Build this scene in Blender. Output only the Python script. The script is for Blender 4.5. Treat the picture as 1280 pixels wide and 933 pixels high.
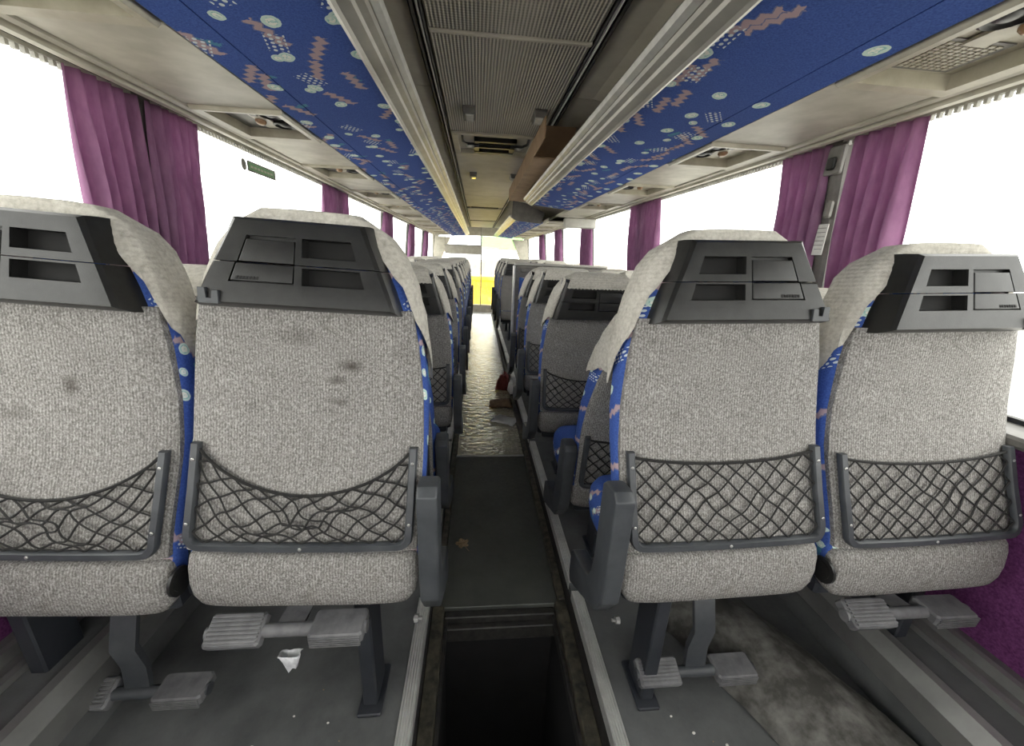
import bpy, math, random
from mathutils import Vector, Matrix, Euler
random.seed(7)
for o in list(bpy.data.objects): bpy.data.objects.remove(o)
SC = bpy.context.scene
COL = SC.collection

# ------------------------------------------------------------------ camera
cam_d = bpy.data.cameras.new('camera'); cam = bpy.data.objects.new('camera', cam_d); COL.objects.link(cam)
cam_d.sensor_fit = 'HORIZONTAL'; cam_d.sensor_width = 36.0; cam_d.lens = 480.0*36.0/1280.0
cam_d.clip_start = 0.02; cam_d.clip_end = 300
def cam_matrix(yaw, pitch, roll, loc):
    fw = Vector((math.sin(yaw)*math.cos(pitch), math.cos(yaw)*math.cos(pitch), -math.sin(pitch)))
    r = Vector((math.cos(yaw), -math.sin(yaw), 0)); u = r.cross(fw)
    r2 = r*math.cos(roll)+u*math.sin(roll); u2 = -r*math.sin(roll)+u*math.cos(roll)
    m = Matrix((r2, u2, -fw)).transposed().to_4x4(); m.translation = Vector(loc); return m
cam.matrix_world = cam_matrix(math.radians(5.6), math.radians(16.9), math.radians(2.35), (-0.101, 0, 1.25))
SC.camera = cam

# ------------------------------------------------------------------ world (bright overcast sky) and exposure
W = bpy.data.worlds.new('overcast_sky'); SC.world = W; W.use_nodes = True
bg = W.node_tree.nodes['Background']; bg.inputs[0].default_value = (1.0, 0.985, 0.95, 1); bg.inputs[1].default_value = 4.0
vs = SC.view_settings; vs.view_transform = 'Standard'; vs.look = 'None'; vs.gamma = 1.0; vs.use_curve_mapping = False
vs.exposure = 0.58

# ------------------------------------------------------------------ material helpers
class N:
    """tiny expression wrapper around Math nodes"""
    def __init__(s, nt, sock): s.nt = nt; s.s = sock
    def _m(s, op, *a):
        n = s.nt.nodes.new('ShaderNodeMath'); n.operation = op
        for i, v in enumerate((s,)+a):
            if isinstance(v, N): s.nt.links.new(v.s, n.inputs[i])
            else: n.inputs[i].default_value = float(v)
        return N(s.nt, n.outputs[0])
    def __add__(s, o): return s._m('ADD', o)
    def __sub__(s, o): return s._m('SUBTRACT', o)
    def __mul__(s, o): return s._m('MULTIPLY', o)
    def __truediv__(s, o): return s._m('DIVIDE', o)
    __radd__ = __add__; __rmul__ = __mul__
    def floor(s): return s._m('FLOOR')
    def fract(s): return s._m('FRACT')
    def abs(s): return s._m('ABSOLUTE')
    def sin(s): return s._m('SINE')
    def cos(s): return s._m('COSINE')
    def sqrt(s): return s._m('SQRT')
    def lt(s, o): return s._m('LESS_THAN', o)
    def gt(s, o): return s._m('GREATER_THAN', o)
    def mx(s, o): return s._m('MAXIMUM', o)
    def mn(s, o): return s._m('MINIMUM', o)
    def pp(s, k): return s._m('PINGPONG', k)

def new_mat(name, rough=0.6, metal=0.0, col=(0.5, 0.5, 0.5), spec=0.5):
    m = bpy.data.materials.new(name); m.use_nodes = True
    nt = m.node_tree; b = nt.nodes['Principled BSDF']
    b.inputs['Roughness'].default_value = rough; b.inputs['Metallic'].default_value = metal
    b.inputs['Base Color'].default_value = (*col, 1); b.inputs['Specular IOR Level'].default_value = spec
    return m, nt, b
def coords(nt):
    tc = nt.nodes.new('ShaderNodeTexCoord'); sp = nt.nodes.new('ShaderNodeSeparateXYZ')
    nt.links.new(tc.outputs['Object'], sp.inputs[0])
    return tc.outputs['Object'], N(nt, sp.outputs[0]), N(nt, sp.outputs[1]), N(nt, sp.outputs[2])
def vec(nt, *xs):
    c = nt.nodes.new('ShaderNodeCombineXYZ')
    for i, v in enumerate(xs):
        if isinstance(v, N): nt.links.new(v.s, c.inputs[i])
        else: c.inputs[i].default_value = v
    return c.outputs[0]
def noise(nt, v, scale, detail=4, rough=0.6):
    n = nt.nodes.new('ShaderNodeTexNoise'); n.inputs['Scale'].default_value = scale
    n.inputs['Detail'].default_value = detail; n.inputs['Roughness'].default_value = rough
    nt.links.new(v, n.inputs['Vector']); return N(nt, n.outputs['Fac'])
def ramp(nt, fac, *stops):
    r = nt.nodes.new('ShaderNodeValToRGB'); e = r.color_ramp.elements
    while len(e) < len(stops): e.new(0.5)
    for i, (p, c) in enumerate(stops): e[i].position = p; e[i].color = (*c, 1)
    nt.links.new(fac.s, r.inputs[0]); return r.outputs[0]
def mix(nt, fac, a, b):
    n = nt.nodes.new('ShaderNodeMix'); n.data_type = 'RGBA'
    if isinstance(fac, N): nt.links.new(fac.s, n.inputs[0])
    else: n.inputs[0].default_value = fac
    for i, v in ((6, a), (7, b)):
        if isinstance(v, tuple): n.inputs[i].default_value = (*v, 1)
        else: nt.links.new(v, n.inputs[i])
    return n.outputs[2]
def bump(nt, b, h, strength=0.3, dist=0.002):
    n = nt.nodes.new('ShaderNodeBump'); n.inputs['Strength'].default_value = strength; n.inputs['Distance'].default_value = dist
    nt.links.new(h.s, n.inputs['Height']); nt.links.new(n.outputs[0], b.inputs['Normal'])

def noisy(name, c0, c1, scale=20, rough=0.6, metal=0.0, detail=5, bstr=0.0, lo=0.35, hi=0.65, spec=0.5, bscale=None):
    m, nt, b = new_mat(name, rough, metal, c0, spec)
    v, x, y, z = coords(nt); f = noise(nt, v, scale, detail)
    nt.links.new(ramp(nt, f, (lo, c0), (hi, c1)), b.inputs['Base Color'])
    if bstr: bump(nt, b, noise(nt, v, bscale or scale*6, 3), bstr)
    return m
M = {}
def grey_carpet(name, c0, c1, c2, spots=()):
    m, nt, b = new_mat(name, 0.95, spec=0.1); v, x, y, z = coords(nt)
    rib = (x*1100.0).sin()*0.5+0.5
    wv = vec(nt, x*1.0, y*1.0, z*0.7)
    f = noise(nt, wv, 300, 3, 0.85); f2 = noise(nt, v, 9, 4, 0.6)
    st = noise(nt, vec(nt, x, y, z*0.6), 5, 5, 0.65)
    base = ramp(nt, f*0.95+rib*0.07+f2*0.10, (0.36, c0), (0.54, c1), (0.74, c2))
    stain = ramp(nt, st, (0.60, (1, 1, 1)), (0.78, (0.66, 0.62, 0.56)))
    mm = nt.nodes.new('ShaderNodeMix'); mm.data_type = 'RGBA'; mm.blend_type = 'MULTIPLY'; mm.inputs[0].default_value = 0.9
    nt.links.new(base, mm.inputs[6]); nt.links.new(stain, mm.inputs[7]); cur = mm.outputs[2]
    for sx, sz, rx, rz, k in spots:      # smudges with a shape of their own
        d = (((x-sx)/rx)*((x-sx)/rx)+((z-sz)/rz)*((z-sz)/rz)).sqrt()+(st-0.5)*1.6
        fade = (d*-1.0+1.0).mx(0.0).mn(1.0)
        cur = mix(nt, fade*k, cur, (0.06, 0.052, 0.045))
    nt.links.new(cur, b.inputs['Base Color'])
    bump(nt, b, f*1.0+rib*0.5, 0.4, 0.002); return m
M['carpet'] = grey_carpet('grey_ribbed_carpet', (0.085, 0.079, 0.073), (0.212, 0.203, 0.191), (0.47, 0.457, 0.437))
PS = 1.3
CC = ((0.085, 0.079, 0.073), (0.212, 0.203, 0.191), (0.47, 0.457, 0.437))
M['carpet_a'] = grey_carpet('grey_ribbed_carpet_with_smudges', *CC, spots=((.085, .505, .030, .014, .9), (.055, .475, .022, .012, .7), (.06, .43, .035, .012, .6), (-.02, .56, .05, .02, .4)))
M['carpet_b'] = grey_carpet('grey_ribbed_carpet_with_mark', *CC, spots=((.045, .46, .020, .024, .8), (-.06, .40, .05, .02, .4)))
def blue_fabric(name, mode):
    m, nt, b = new_mat(name, 0.9, spec=0.15); v, x, y, z = coords(nt)
    if mode == 'rack': a, c = y*1.0, x*1.0
    else: a, c = y*1.0+x*1.0, z*1.0+y*0.35
    k_ = PS if mode == 'rack' else 0.85; a, c = a/k_, c/k_
    nz = noise(nt, v, 70, 3, 0.6)-0.5; nz2 = noise(nt, vec(nt, x+3.7, y, z), 90, 3, 0.6)-0.5
    def layer(s, oa, oc, prob, spin):
        pa, pc = a/s+oa, c/s+oc
        fa, fc = pa.floor(), pc.floor()
        wn = nt.nodes.new('ShaderNodeTexWhiteNoise'); wn.noise_dimensions = '2D'
        nt.links.new(vec(nt, fa, fc, 0.0), wn.inputs['Vector'])
        sp = nt.nodes.new('ShaderNodeSeparateColor'); nt.links.new(wn.outputs['Color'], sp.inputs[0])
        r, g, bb = [N(nt, sp.outputs[i]) for i in range(3)]
        la = (pa-fa-(r*0.4+0.3))*s; lc = (pc-fc-(g*0.4+0.3))*s
        th = (bb-0.5)*spin; ct, sn = th.cos(), th.sin()
        return la*ct-lc*sn, la*sn+lc*ct, N(nt, wn.outputs['Value']).lt(prob)
    cur = ramp(nt, noise(nt, v, 260, 2), (0.3, (0.035, 0.072, 0.26)), (0.7, (0.065, 0.125, 0.40)))
    # teal wisps
    lx, ly, on = layer(0.16, 0.3, 0.7, 0.6, 6.0)
    w = ((ly+nz*0.03).abs().lt(0.006))*((lx+nz2*0.02).abs().lt(0.022))*on
    cur = mix(nt, w*0.55, cur, (0.10, 0.34, 0.36))
    # pink zigzag ribbons
    for (s, oa, oc, pr) in ((0.15, 0.1, 0.2, 0.80), (0.17, 0.55, 0.6, 0.75)):
        lx, ly, on = layer(s, oa, oc, pr, 1.6)
        tri = (lx+0.5).pp(0.011)
        d = (ly+nz*0.012-tri*0.9).abs()
        lim = (lx+nz2*0.02).abs().lt(0.042)*on
        cur = mix(nt, d.lt(0.0105)*lim, cur, (0.16, 0.17, 0.30))
        cur = mix(nt, d.lt(0.0075)*lim, cur, (0.42, 0.31, 0.33))
    # clusters of dots
    lx, ly, on = layer(0.15, 0.8, 0.35, 0.75, 1.4)
    row = (ly/0.011).floor(); q = (lx/0.013+row*0.5).fract()-0.5; w2 = (ly/0.011).fract()-0.5
    dots = (q*q+w2*w2).sqrt().lt(0.31)*lx.abs().lt(0.030)*ly.abs().lt(0.0165)*on
    cur = mix(nt, dots, cur, (0.62, 0.68, 0.70))
    # pale ovals
    for (s, oa, oc, pr, k) in ((0.12, 0.0, 0.0, 0.80, 1.0), (0.15, 0.45, 0.5, 0.72, 0.75)):
        lx, ly, on = layer(s, oa, oc, pr, 0.9)
        d = ((lx/(0.018*k))*(lx/(0.018*k))+(ly/(0.014*k))*(ly/(0.014*k))).sqrt()+nz*0.35
        cur = mix(nt, d.lt(1.0)*on, cur, (0.58, 0.72, 0.66))
        cur = mix(nt, d.lt(0.72)*on*nz.gt(0.0), cur, (0.30, 0.55, 0.52))
        cur = mix(nt, ((d-0.35).abs().lt(0.22))*on*nz2.gt(-0.06), cur, (0.80, 0.82, 0.74))
    nt.links.new(cur, b.inputs['Base Color'])
    bump(nt, b, noise(nt, v, 350, 2), 0.25, 0.002); return m
M['blue_rack'] = blue_fabric('blue_printed_fabric', 'rack')
M['blue_seat'] = blue_fabric('blue_printed_upholstery', 'seat')
def cloth(name, c0, c1, sheer=0.0):
    m, nt, b = new_mat(name, 0.95, spec=0.1); v, x, y, z = coords(nt)
    f = noise(nt, v, 110, 4, 0.7); g = noise(nt, v, 14, 3)
    nt.links.new(ramp(nt, f*0.7+g*0.3, (0.33, c0), (0.62, c1)), b.inputs['Base Color'])
    bump(nt, b, f+(z*700.0).sin()*0.2, 0.5, 0.003); return m
M['cover'] = cloth('off_white_headrest_cloth', (0.38, 0.36, 0.31), (0.62, 0.595, 0.535))
M['black'] = noisy('black_moulded_plastic', (0.012, 0.012, 0.0117), (0.019, 0.019, 0.0182), 40, 0.36, bstr=0.12, bscale=500, spec=0.38)
M['dark_in'] = noisy('dark_plastic_and_recess_shade', (0.004, 0.004, 0.004), (0.008, 0.0075, 0.007), 30, 0.8)  # near-black colour carries the shade inside the tray openings; also used for dark marks
M['grey_pl'] = noisy('charcoal_armrest_plastic', (0.040, 0.044, 0.050), (0.065, 0.070, 0.076), 12, 0.45, bstr=0.1, bscale=300)
M['ped'] = noisy('grey_footrest_plastic', (0.10, 0.10, 0.105), (0.17, 0.17, 0.175), 25, 0.55, bstr=0.1)
M['steel'] = noisy('dark_painted_steel', (0.016, 0.019, 0.025), (0.032, 0.035, 0.042), 8, 0.5)
M['bolt'] = noisy('bright_bolt_steel', (0.42, 0.42, 0.40), (0.6, 0.6, 0.58), 60, 0.35, 0.9)
M['net'] = noisy('black_elastic_cord', (0.008, 0.008, 0.008), (0.018, 0.017, 0.016), 300, 0.85)
M['alu'] = noisy('brushed_aluminium', (0.56, 0.56, 0.54), (0.72, 0.72, 0.69), 14, 0.40, 0.55, bstr=0.05)
M['alu_dull'] = noisy('dull_scuffed_aluminium', (0.27, 0.27, 0.26), (0.38, 0.38, 0.365), 7, 0.42, 0.7, bstr=0.1)
M['rail'] = noisy('grey_rack_rail', (0.33, 0.32, 0.29), (0.45, 0.44, 0.40), 6, 0.34, 0.35)
M['beige'] = noisy('beige_side_panel', (0.38, 0.36, 0.29), (0.50, 0.475, 0.395), 9, 0.5, detail=3)
M['unit'] = noisy('beige_service_plastic', (0.36, 0.33, 0.25), (0.46, 0.43, 0.34), 14, 0.42)
M['unit_dk'] = noisy('grey_service_plastic', (0.10, 0.095, 0.085), (0.17, 0.16, 0.14), 14, 0.45)
M['ceil'] = noisy('grey_beige_ceiling_panel', (0.50, 0.47, 0.40), (0.60, 0.565, 0.485), 7, 0.6)
M['ceil_ctr'] = noisy('smooth_centre_ceiling_panel', (0.47, 0.44, 0.37), (0.57, 0.535, 0.455), 7, 0.55)
def perforated():
    m, nt, b = new_mat('ribbed_perforated_ceiling', 0.6); v, x, y, z = coords(nt)
    rib = (x*(2*math.pi/0.0118)).sin()*0.5+0.5; dot = (y*(2*math.pi/0.0125)).sin()*0.5+0.5
    f = rib*0.75+dot*0.2+noise(nt, v, 6, 3)*0.25
    nt.links.new(ramp(nt, f, (0.2, (0.20, 0.187, 0.16)), (0.85, (0.56, 0.525, 0.45))), b.inputs['Base Color'])
    bump(nt, b, rib+dot*0.3, 0.6, 0.004); return m
M['perf'] = perforated()
M['black_rub'] = noisy('black_rubber_channel', (0.012, 0.012, 0.012), (0.035, 0.033, 0.03), 35, 0.6)
def curtain_mat():
    m, nt, b = new_mat('purple_curtain_cloth', 0.9, spec=0.1); v, x, y, z = coords(nt)
    f = noise(nt, vec(nt, x, y*6.0, z), 12, 3)
    c = ramp(nt, f, (0.3, (0.33, 0.165, 0.29)), (0.7, (0.45, 0.25, 0.40)))
    nt.links.new(c, b.inputs['Base Color'])
    tr = nt.nodes.new('ShaderNodeBsdfTranslucent'); nt.links.new(c, tr.inputs[0])
    mx = nt.nodes.new('ShaderNodeMixShader'); mx.inputs[0].default_value = 0.45
    nt.links.new(b.outputs[0], mx.inputs[1]); nt.links.new(tr.outputs[0], mx.inputs[2])
    nt.links.new(mx.outputs[0], nt.nodes['Material Output'].inputs[0]); return m
M['curtain'] = curtain_mat()
M['purple'] = noisy('purple_wall_carpet', (0.085, 0.022, 0.08), (0.16, 0.048, 0.15), 160, 0.95, bstr=0.3, spec=0.1)
M['pillar'] = noisy('grey_pillar_lining', (0.11, 0.105, 0.095), (0.19, 0.18, 0.165), 12, 0.6)
M['header'] = noisy('pale_window_header', (0.40, 0.39, 0.36), (0.52, 0.51, 0.47), 20, 0.5)
def floor_mat(name, c0, c1, r0, r1, sc=5, wet=False):
    m, nt, b = new_mat(name, 0.5); v, x, y, z = coords(nt)
    f = noise(nt, v, sc, 7, 0.65); g = noise(nt, v, sc*9, 5, 0.7)
    nt.links.new(ramp(nt, f*0.7+g*0.3, (0.34, c0), (0.66, c1)), b.inputs['Base Color'])
    rr = nt.nodes.new('ShaderNodeMapRange'); rr.inputs['From Min'].default_value = 0.4; rr.inputs['From Max'].default_value = 0.6
    rr.inputs['To Min'].default_value = r0; rr.inputs['To Max'].default_value = r1
    nt.links.new(g.s, rr.inputs[0]); nt.links.new(rr.outputs[0], b.inputs['Roughness'])
    if wet:
        b.inputs['Coat Weight'].default_value = 0.8; b.inputs['Coat Roughness'].default_value = 0.08
        rp = noise(nt, vec(nt, x, y*1.6, z), 16, 3, 0.55); bump(nt, b, rp+g*0.25, 0.55, 0.02)
        for l in list(nt.links):
            if l.to_socket == b.inputs['Normal']: nt.links.new(l.from_socket, b.inputs['Coat Normal'])
    else: bump(nt, b, f+g*0.4, 0.15, 0.01)
    return m
M['floor'] = floor_mat('dark_vinyl_floor', (0.055, 0.058, 0.060), (0.135, 0.139, 0.138), 0.5, 0.75)
M['floor_near'] = floor_mat('dark_aisle_vinyl', (0.045, 0.049, 0.044), (0.085, 0.089, 0.079), 0.42, 0.65)
M['floor_wet'] = floor_mat('glossy_reflection_toned_vinyl', (0.15, 0.137, 0.098), (0.36, 0.33, 0.25), 0.06, 0.30, 5, True)  # base colour lightened and warmed to stand in for the windscreen's reflection
M['front_floor'] = floor_mat('pale_front_step_floor', (0.30, 0.29, 0.25), (0.42, 0.41, 0.36), 0.4, 0.6)
M['hump'] = noisy('mottled_grey_floor_mat', (0.05, 0.048, 0.042), (0.20, 0.195, 0.18), 16, 0.85, detail=7, bstr=0.3, lo=0.4, hi=0.72)
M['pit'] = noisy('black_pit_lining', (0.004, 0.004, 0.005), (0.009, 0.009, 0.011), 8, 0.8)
M['dirt'] = noisy('dirty_hatch_frame', (0.02, 0.02, 0.017), (0.10, 0.09, 0.065), 30, 0.6, detail=7)
M['kraft'] = noisy('brown_cardboard', (0.24, 0.155, 0.09), (0.33, 0.22, 0.13), 10, 0.85)
M['white'] = noisy('off_white_paper', (0.62, 0.61, 0.57), (0.74, 0.73, 0.69), 30, 0.8)
M['visor'] = noisy('grey_beige_blind', (0.34, 0.32, 0.26), (0.42, 0.40, 0.33), 8, 0.8)
M['leaf'] = noisy('dry_leaf', (0.20, 0.13, 0.07), (0.36, 0.26, 0.16), 60, 0.8)
M['red'] = noisy('dark_red_cloth', (0.14, 0.025, 0.02), (0.24, 0.05, 0.04), 40, 0.8)
M['brown'] = noisy('brown_cloth', (0.10, 0.06, 0.035), (0.2, 0.13, 0.08), 40, 0.85)
M['plast'] = noisy('crumpled_clear_film', (0.45, 0.46, 0.48), (0.75, 0.76, 0.78), 50, 0.25)
M['lens'] = noisy('clear_lamp_lens', (0.55, 0.54, 0.48), (0.7, 0.69, 0.62), 40, 0.12)
M['orange'] = noisy('amber_reading_lamp', (0.30, 0.17, 0.09), (0.45, 0.29, 0.17), 40, 0.25)
M['green'] = noisy('pale_green_sticker', (0.10, 0.22, 0.10), (0.16, 0.30, 0.15), 60, 0.6)
M['yellow'] = noisy('yellow_painted_steel', (0.80, 0.55, 0.03), (0.90, 0.66, 0.06), 3, 0.5)
M['concrete'] = noisy('pale_yard_concrete', (0.42, 0.41, 0.38), (0.56, 0.55, 0.51), 0.8, 0.9)
M['fence'] = noisy('pale_brown_fence', (0.36, 0.31, 0.24), (0.46, 0.40, 0.32), 2, 0.8)
M['body'] = noisy('pale_coach_body', (0.45, 0.44, 0.42), (0.55, 0.54, 0.52), 3, 0.5)
def glass(name, tint=(1, 1, 1), gl=0.05):
    m = bpy.data.materials.new(name); m.use_nodes = True; nt = m.node_tree; nt.nodes.remove(nt.nodes['Principled BSDF'])
    t = nt.nodes.new('ShaderNodeBsdfTransparent'); t.inputs[0].default_value = (*tint, 1)
    g = nt.nodes.new('ShaderNodeBsdfGlossy'); g.inputs['Roughness'].default_value = 0.03
    mx = nt.nodes.new('ShaderNodeMixShader'); mx.inputs[0].default_value = gl
    nt.links.new(t.outputs[0], mx.inputs[1]); nt.links.new(g.outputs[0], mx.inputs[2])
    nt.links.new(mx.outputs[0], nt.nodes['Material Output'].inputs[0]); return m
M['glass'] = glass('window_glass', (0.97, 0.98, 0.97)); M['tint'] = glass('green_tinted_glass', (0.50, 0.72, 0.42))

# ------------------------------------------------------------------ mesh helpers
ORD = ['first', 'second', 'third', 'fourth', 'fifth', 'sixth', 'seventh', 'eighth', 'ninth', 'tenth', 'eleventh', 'twelfth', 'thirteenth']
class MB:
    def __init__(s): s.v = []; s.f = []
    def add(s, vs, fs):
        k = len(s.v); s.v += [tuple(p) for p in vs]; s.f += [tuple(i+k for i in f) for f in fs]; return s
    def box(s, x0, x1, y0, y1, z0, z1, c=0.0):
        """box with optional chamfer c on its vertical/top/bottom edges"""
        if c <= 0:
            v = [(x, y, z) for z in (z0, z1) for y in (y0, y1) for x in (x0, x1)]
            return s.add(v, [(0, 2, 3, 1), (4, 5, 7, 6), (0, 1, 5, 4), (2, 6, 7, 3), (0, 4, 6, 2), (1, 3, 7, 5)])
        def ring(z, d):
            return [(x0+c+d, y0+d, z), (x1-c-d, y0+d, z), (x1-d, y0+c+d, z), (x1-d, y1-c-d, z), (x1-c-d, y1-d, z), (x0+c+d, y1-d, z), (x0+d, y1-c-d, z), (x0+d, y0+c+d, z)]
        return s.loft([ring(z0, c*0.7), ring(z0+c, 0), ring(z1-c, 0), ring(z1, c*0.7)])
    def loft(s, rings, cap=True, close=True):
        n = len(rings[0]); k = len(s.v)
        for r in rings: s.v += [tuple(p) for p in r]
        for i in range(len(rings)-1):
            for j in range(n if close else n-1):
                a = k+i*n+j; b = k+i*n+(j+1) % n
                s.f.append((a, b, b+n, a+n))
        if cap:
            s.f.append(tuple(k+j for j in reversed(range(n)))); s.f.append(tuple(k+(len(rings)-1)*n+j for j in range(n)))
        return s
    def grid(s, pts):
        n = len(pts[0]); k = len(s.v)
        for r in pts: s.v += [tuple(p) for p in r]
        for i in range(len(pts)-1):
            for j in range(n-1):
                a = k+i*n+j; s.f.append((a, a+1, a+n+1, a+n))
        return s
    def tube(s, pts, r, sides=5, cap=True):
        pts = [Vector(p) for p in pts]; rings = []
        for i, p in enumerate(pts):
            t = (pts[min(i+1, len(pts)-1)]-pts[max(i-1, 0)])
            if t.length < 1e-9: t = Vector((0, 0, 1))
            t.normalize(); up = Vector((0, 1, 0)) if abs(t.y) < 0.9 else Vector((1, 0, 0))
            a = t.cross(up).normalized(); b = t.cross(a)
            rr = r[i] if isinstance(r, (list, tuple)) else r
            rings.append([p+a*rr*math.cos(2*math.pi*k/sides)+b*rr*math.sin(2*math.pi*k/sides) for k in range(sides)])
        return s.loft(rings, cap)
    def prism(s, poly, axis, a0, a1, c=0.0):
        """extrude a 2D outline along an axis ('x': outline in y,z; 'y': in x,z; 'z': in x,y), optional chamfer"""
        def p3(u, w, a): return {'x': (a, u, w), 'y': (u, a, w), 'z': (u, w, a)}[axis]
        cx = sum(p[0] for p in poly)/len(poly); cy = sum(p[1] for p in poly)/len(poly)
        def ins(d):
            out = []; n = len(poly)
            for i in range(n):
                p0, p1, p2 = Vector(poly[i-1]), Vector(poly[i]), Vector(poly[(i+1) % n])
                e1 = (p1-p0).normalized(); e2 = (p2-p1).normalized()
                n1 = Vector((-e1.y, e1.x)); n2 = Vector((-e2.y, e2.x)); nn = n1+n2
                nn = nn/max(nn.length_squared, 0.3)*2/2 if nn.length > 1e-6 else n1
                out.append(p1+nn*d*sgn)
            return out
        area = sum(poly[i-1][0]*poly[i][1]-poly[i][0]*poly[i-1][1] for i in range(len(poly)))
        sgn = 1 if area > 0 else -1
        if c > 0: rs = [(c, a0), (0, a0+c), (0, a1-c), (c, a1)]
        else: rs = [(0, a0), (0, a1)]
        return s.loft([[p3(q[0], q[1], a) for q in (ins(d) if d else poly)] for d, a in rs])
    def mesh(s, name, mat, smooth=None, bev=0.0):
        me = bpy.data.meshes.new(name); me.from_pydata(s.v, [], s.f); me.update()
        mats = mat if isinstance(mat, (list, tuple)) else [mat]
        for m in mats: me.materials.append(M[m])
        import bmesh
        bm = bmesh.new(); bm.from_mesh(me)
        if bev:
            bmesh.ops.remove_doubles(bm, verts=bm.verts, dist=1e-5)
            bmesh.ops.recalc_face_normals(bm, faces=bm.faces)
            ed = [e for e in bm.edges if len(e.link_faces) == 2 and e.calc_face_angle(0) > math.radians(28)]
            bmesh.ops.bevel(bm, geom=ed, offset=bev, segments=3, profile=0.6, affect='EDGES', clamp_overlap=True)
        bmesh.ops.recalc_face_normals(bm, faces=bm.faces); bm.to_mesh(me); bm.free()
        if smooth:
            for p in me.polygons: p.use_smooth = True
            me.set_sharp_from_angle(angle=math.radians(smooth))
        return me
    def mirx(s):
        s.v = [(-x, y, z) for x, y, z in s.v]; s.f = [tuple(reversed(f)) for f in s.f]; return s

def link(name, me, parent=None, loc=(0, 0, 0), rot=(0, 0, 0)):
    o = bpy.data.objects.new(name, me); COL.objects.link(o); o.parent = parent; o.location = loc; o.rotation_euler = rot; return o
def obj(name, mb, mat, parent=None, loc=(0, 0, 0), rot=(0, 0, 0), smooth=None):
    return link(name, mb.mesh(name, mat, smooth), parent, loc, rot)
def tag(o, label, cat, group=None):
    o['label'] = label; o['category'] = cat
    if group: o['group'] = group
    return o
def struct(o, label=None):
    o['kind'] = 'structure'
    if label: o['label'] = label
    return o
def thing(name, label, cat, loc=(0, 0, 0), group=None, rot=(0, 0, 0)):
    return tag(link(name, None, None, loc, rot), label, cat, group)
def lerp(a, b, t): return a+(b-a)*t
def interp(tab, z):
    if z <= tab[0][0]: return tab[0][1]
    for (a, p), (b, q) in zip(tab, tab[1:]):
        if z <= b:
            t = (z-a)/(b-a); return lerp(p, q, t*t*(3-2*t)*0.5+t*0.5)
    return tab[-1][1]

# ================================================================== SETTING
Y0, Y1 = -1.4, 10.7          # rear wall, windscreen
PF = 0.11                    # height of the seat platforms over the aisle
WX = 1.2                     # half width at the windows
# ---- floor
fl = MB()
for s in (-1, 1):
    a, b = sorted((s*0.25, s*1.26)); fl.box(a, b, Y0, 8.7, -0.06, PF)
fl.box(-0.25, 0.25, Y0, -0.15, -0.06, PF)
floor = struct(obj('floor', fl, 'floor'), 'dark vinyl seat platforms either side of the aisle')
for i, (a, b, m) in enumerate(((1.115, 2.235, 'floor_near'), (2.25, 3.10, 'floor_wet'), (3.106, 4.9, 'floor_wet'), (4.906, 6.8, 'floor_wet'), (6.806, 8.7, 'floor_wet'))):
    obj('aisle_panel', MB().box(-0.218, 0.218, a, b, -0.04, 0.0, 0.003), m, floor)
obj('joint_strip', MB().box(-0.22, 0.22, 2.228, 2.246, -0.01, 0.004, 0.002), 'alu_dull', floor)
for s in (-1, 1):
    # ribbed aluminium nosing on the platform edge, in lengths
    for (a, b) in ((-0.2, 1.06), (1.10, 1.62), (1.66, 2.22), (2.26, 3.3), (3.33, 4.6), (4.63, 6.0), (6.03, 8.68)):
        st = MB(); prof = [(0.248, PF-0.03), (0.248, PF+0.004)]
        for k in range(5): prof += [(0.250+k*0.007, PF+0.006), (0.2535+k*0.007, PF+0.0035)]
        prof += [(0.286, PF+0.004), (0.286, PF-0.001), (0.252, PF-0.001), (0.252, PF-0.03)]
        st.prism([(s*x, z) for x, z in prof], 'y', a, b); obj('edge_strip', st, 'alu', floor)
    x0, x1 = sorted((s*0.219, s*0.2475)); obj('aisle_kerb', MB().box(x0, x1, 1.115, 8.68, -0.03, 0.022, 0.004), 'dirt', floor)
    x0, x1 = sorted((s*0.2475, s*0.2502)); obj('kerb_riser', MB().box(x0, x1, Y0, 8.68, -0.03, PF-0.031), 'black_rub', floor)
    # hatch frame ledges
    x0, x1 = sorted((s*0.205, s*0.2475)); obj('hatch_frame', MB().box(x0, x1, -0.15, 1.115, -0.05, 0.012, 0.004), 'dirt', floor)
    x0, x1 = sorted((s*0.193, s*0.2049)); obj('hatch_ledge', MB().box(x0, x1, -0.15, 1.10, -0.06, -0.022, 0.002), 'black_rub', floor)
obj('hatch_frame', MB().box(-0.2049, 0.2049, 1.085, 1.1148, -0.07, -0.014, 0.004), 'black_rub', floor)
obj('hatch_frame', MB().box(-0.2049, 0.2049, 1.06, 1.0848, -0.10, -0.04, 0.004), 'black_rub', floor)
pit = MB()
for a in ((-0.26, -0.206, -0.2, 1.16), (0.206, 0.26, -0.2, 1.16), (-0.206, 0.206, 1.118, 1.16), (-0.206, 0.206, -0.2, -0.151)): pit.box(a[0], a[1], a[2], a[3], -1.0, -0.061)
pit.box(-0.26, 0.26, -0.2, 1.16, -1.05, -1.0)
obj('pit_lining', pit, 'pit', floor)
fs = MB()
for i, (y, z) in enumerate(((8.7, -0.2), (9.0, -0.38))): fs.box(-1.2, 1.2, y, 9.0 if i == 0 else Y1, z-0.05, z)
obj('front_step', fs, 'front_floor', floor)
obj('front_step', MB().box(-0.26, 0.26, 8.62, 8.705, -0.19, 0.012, 0.01), 'front_floor', floor)
def tum(z): return 0.075*max(0.0, min(1.0, (1.70-z)/0.81))
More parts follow.
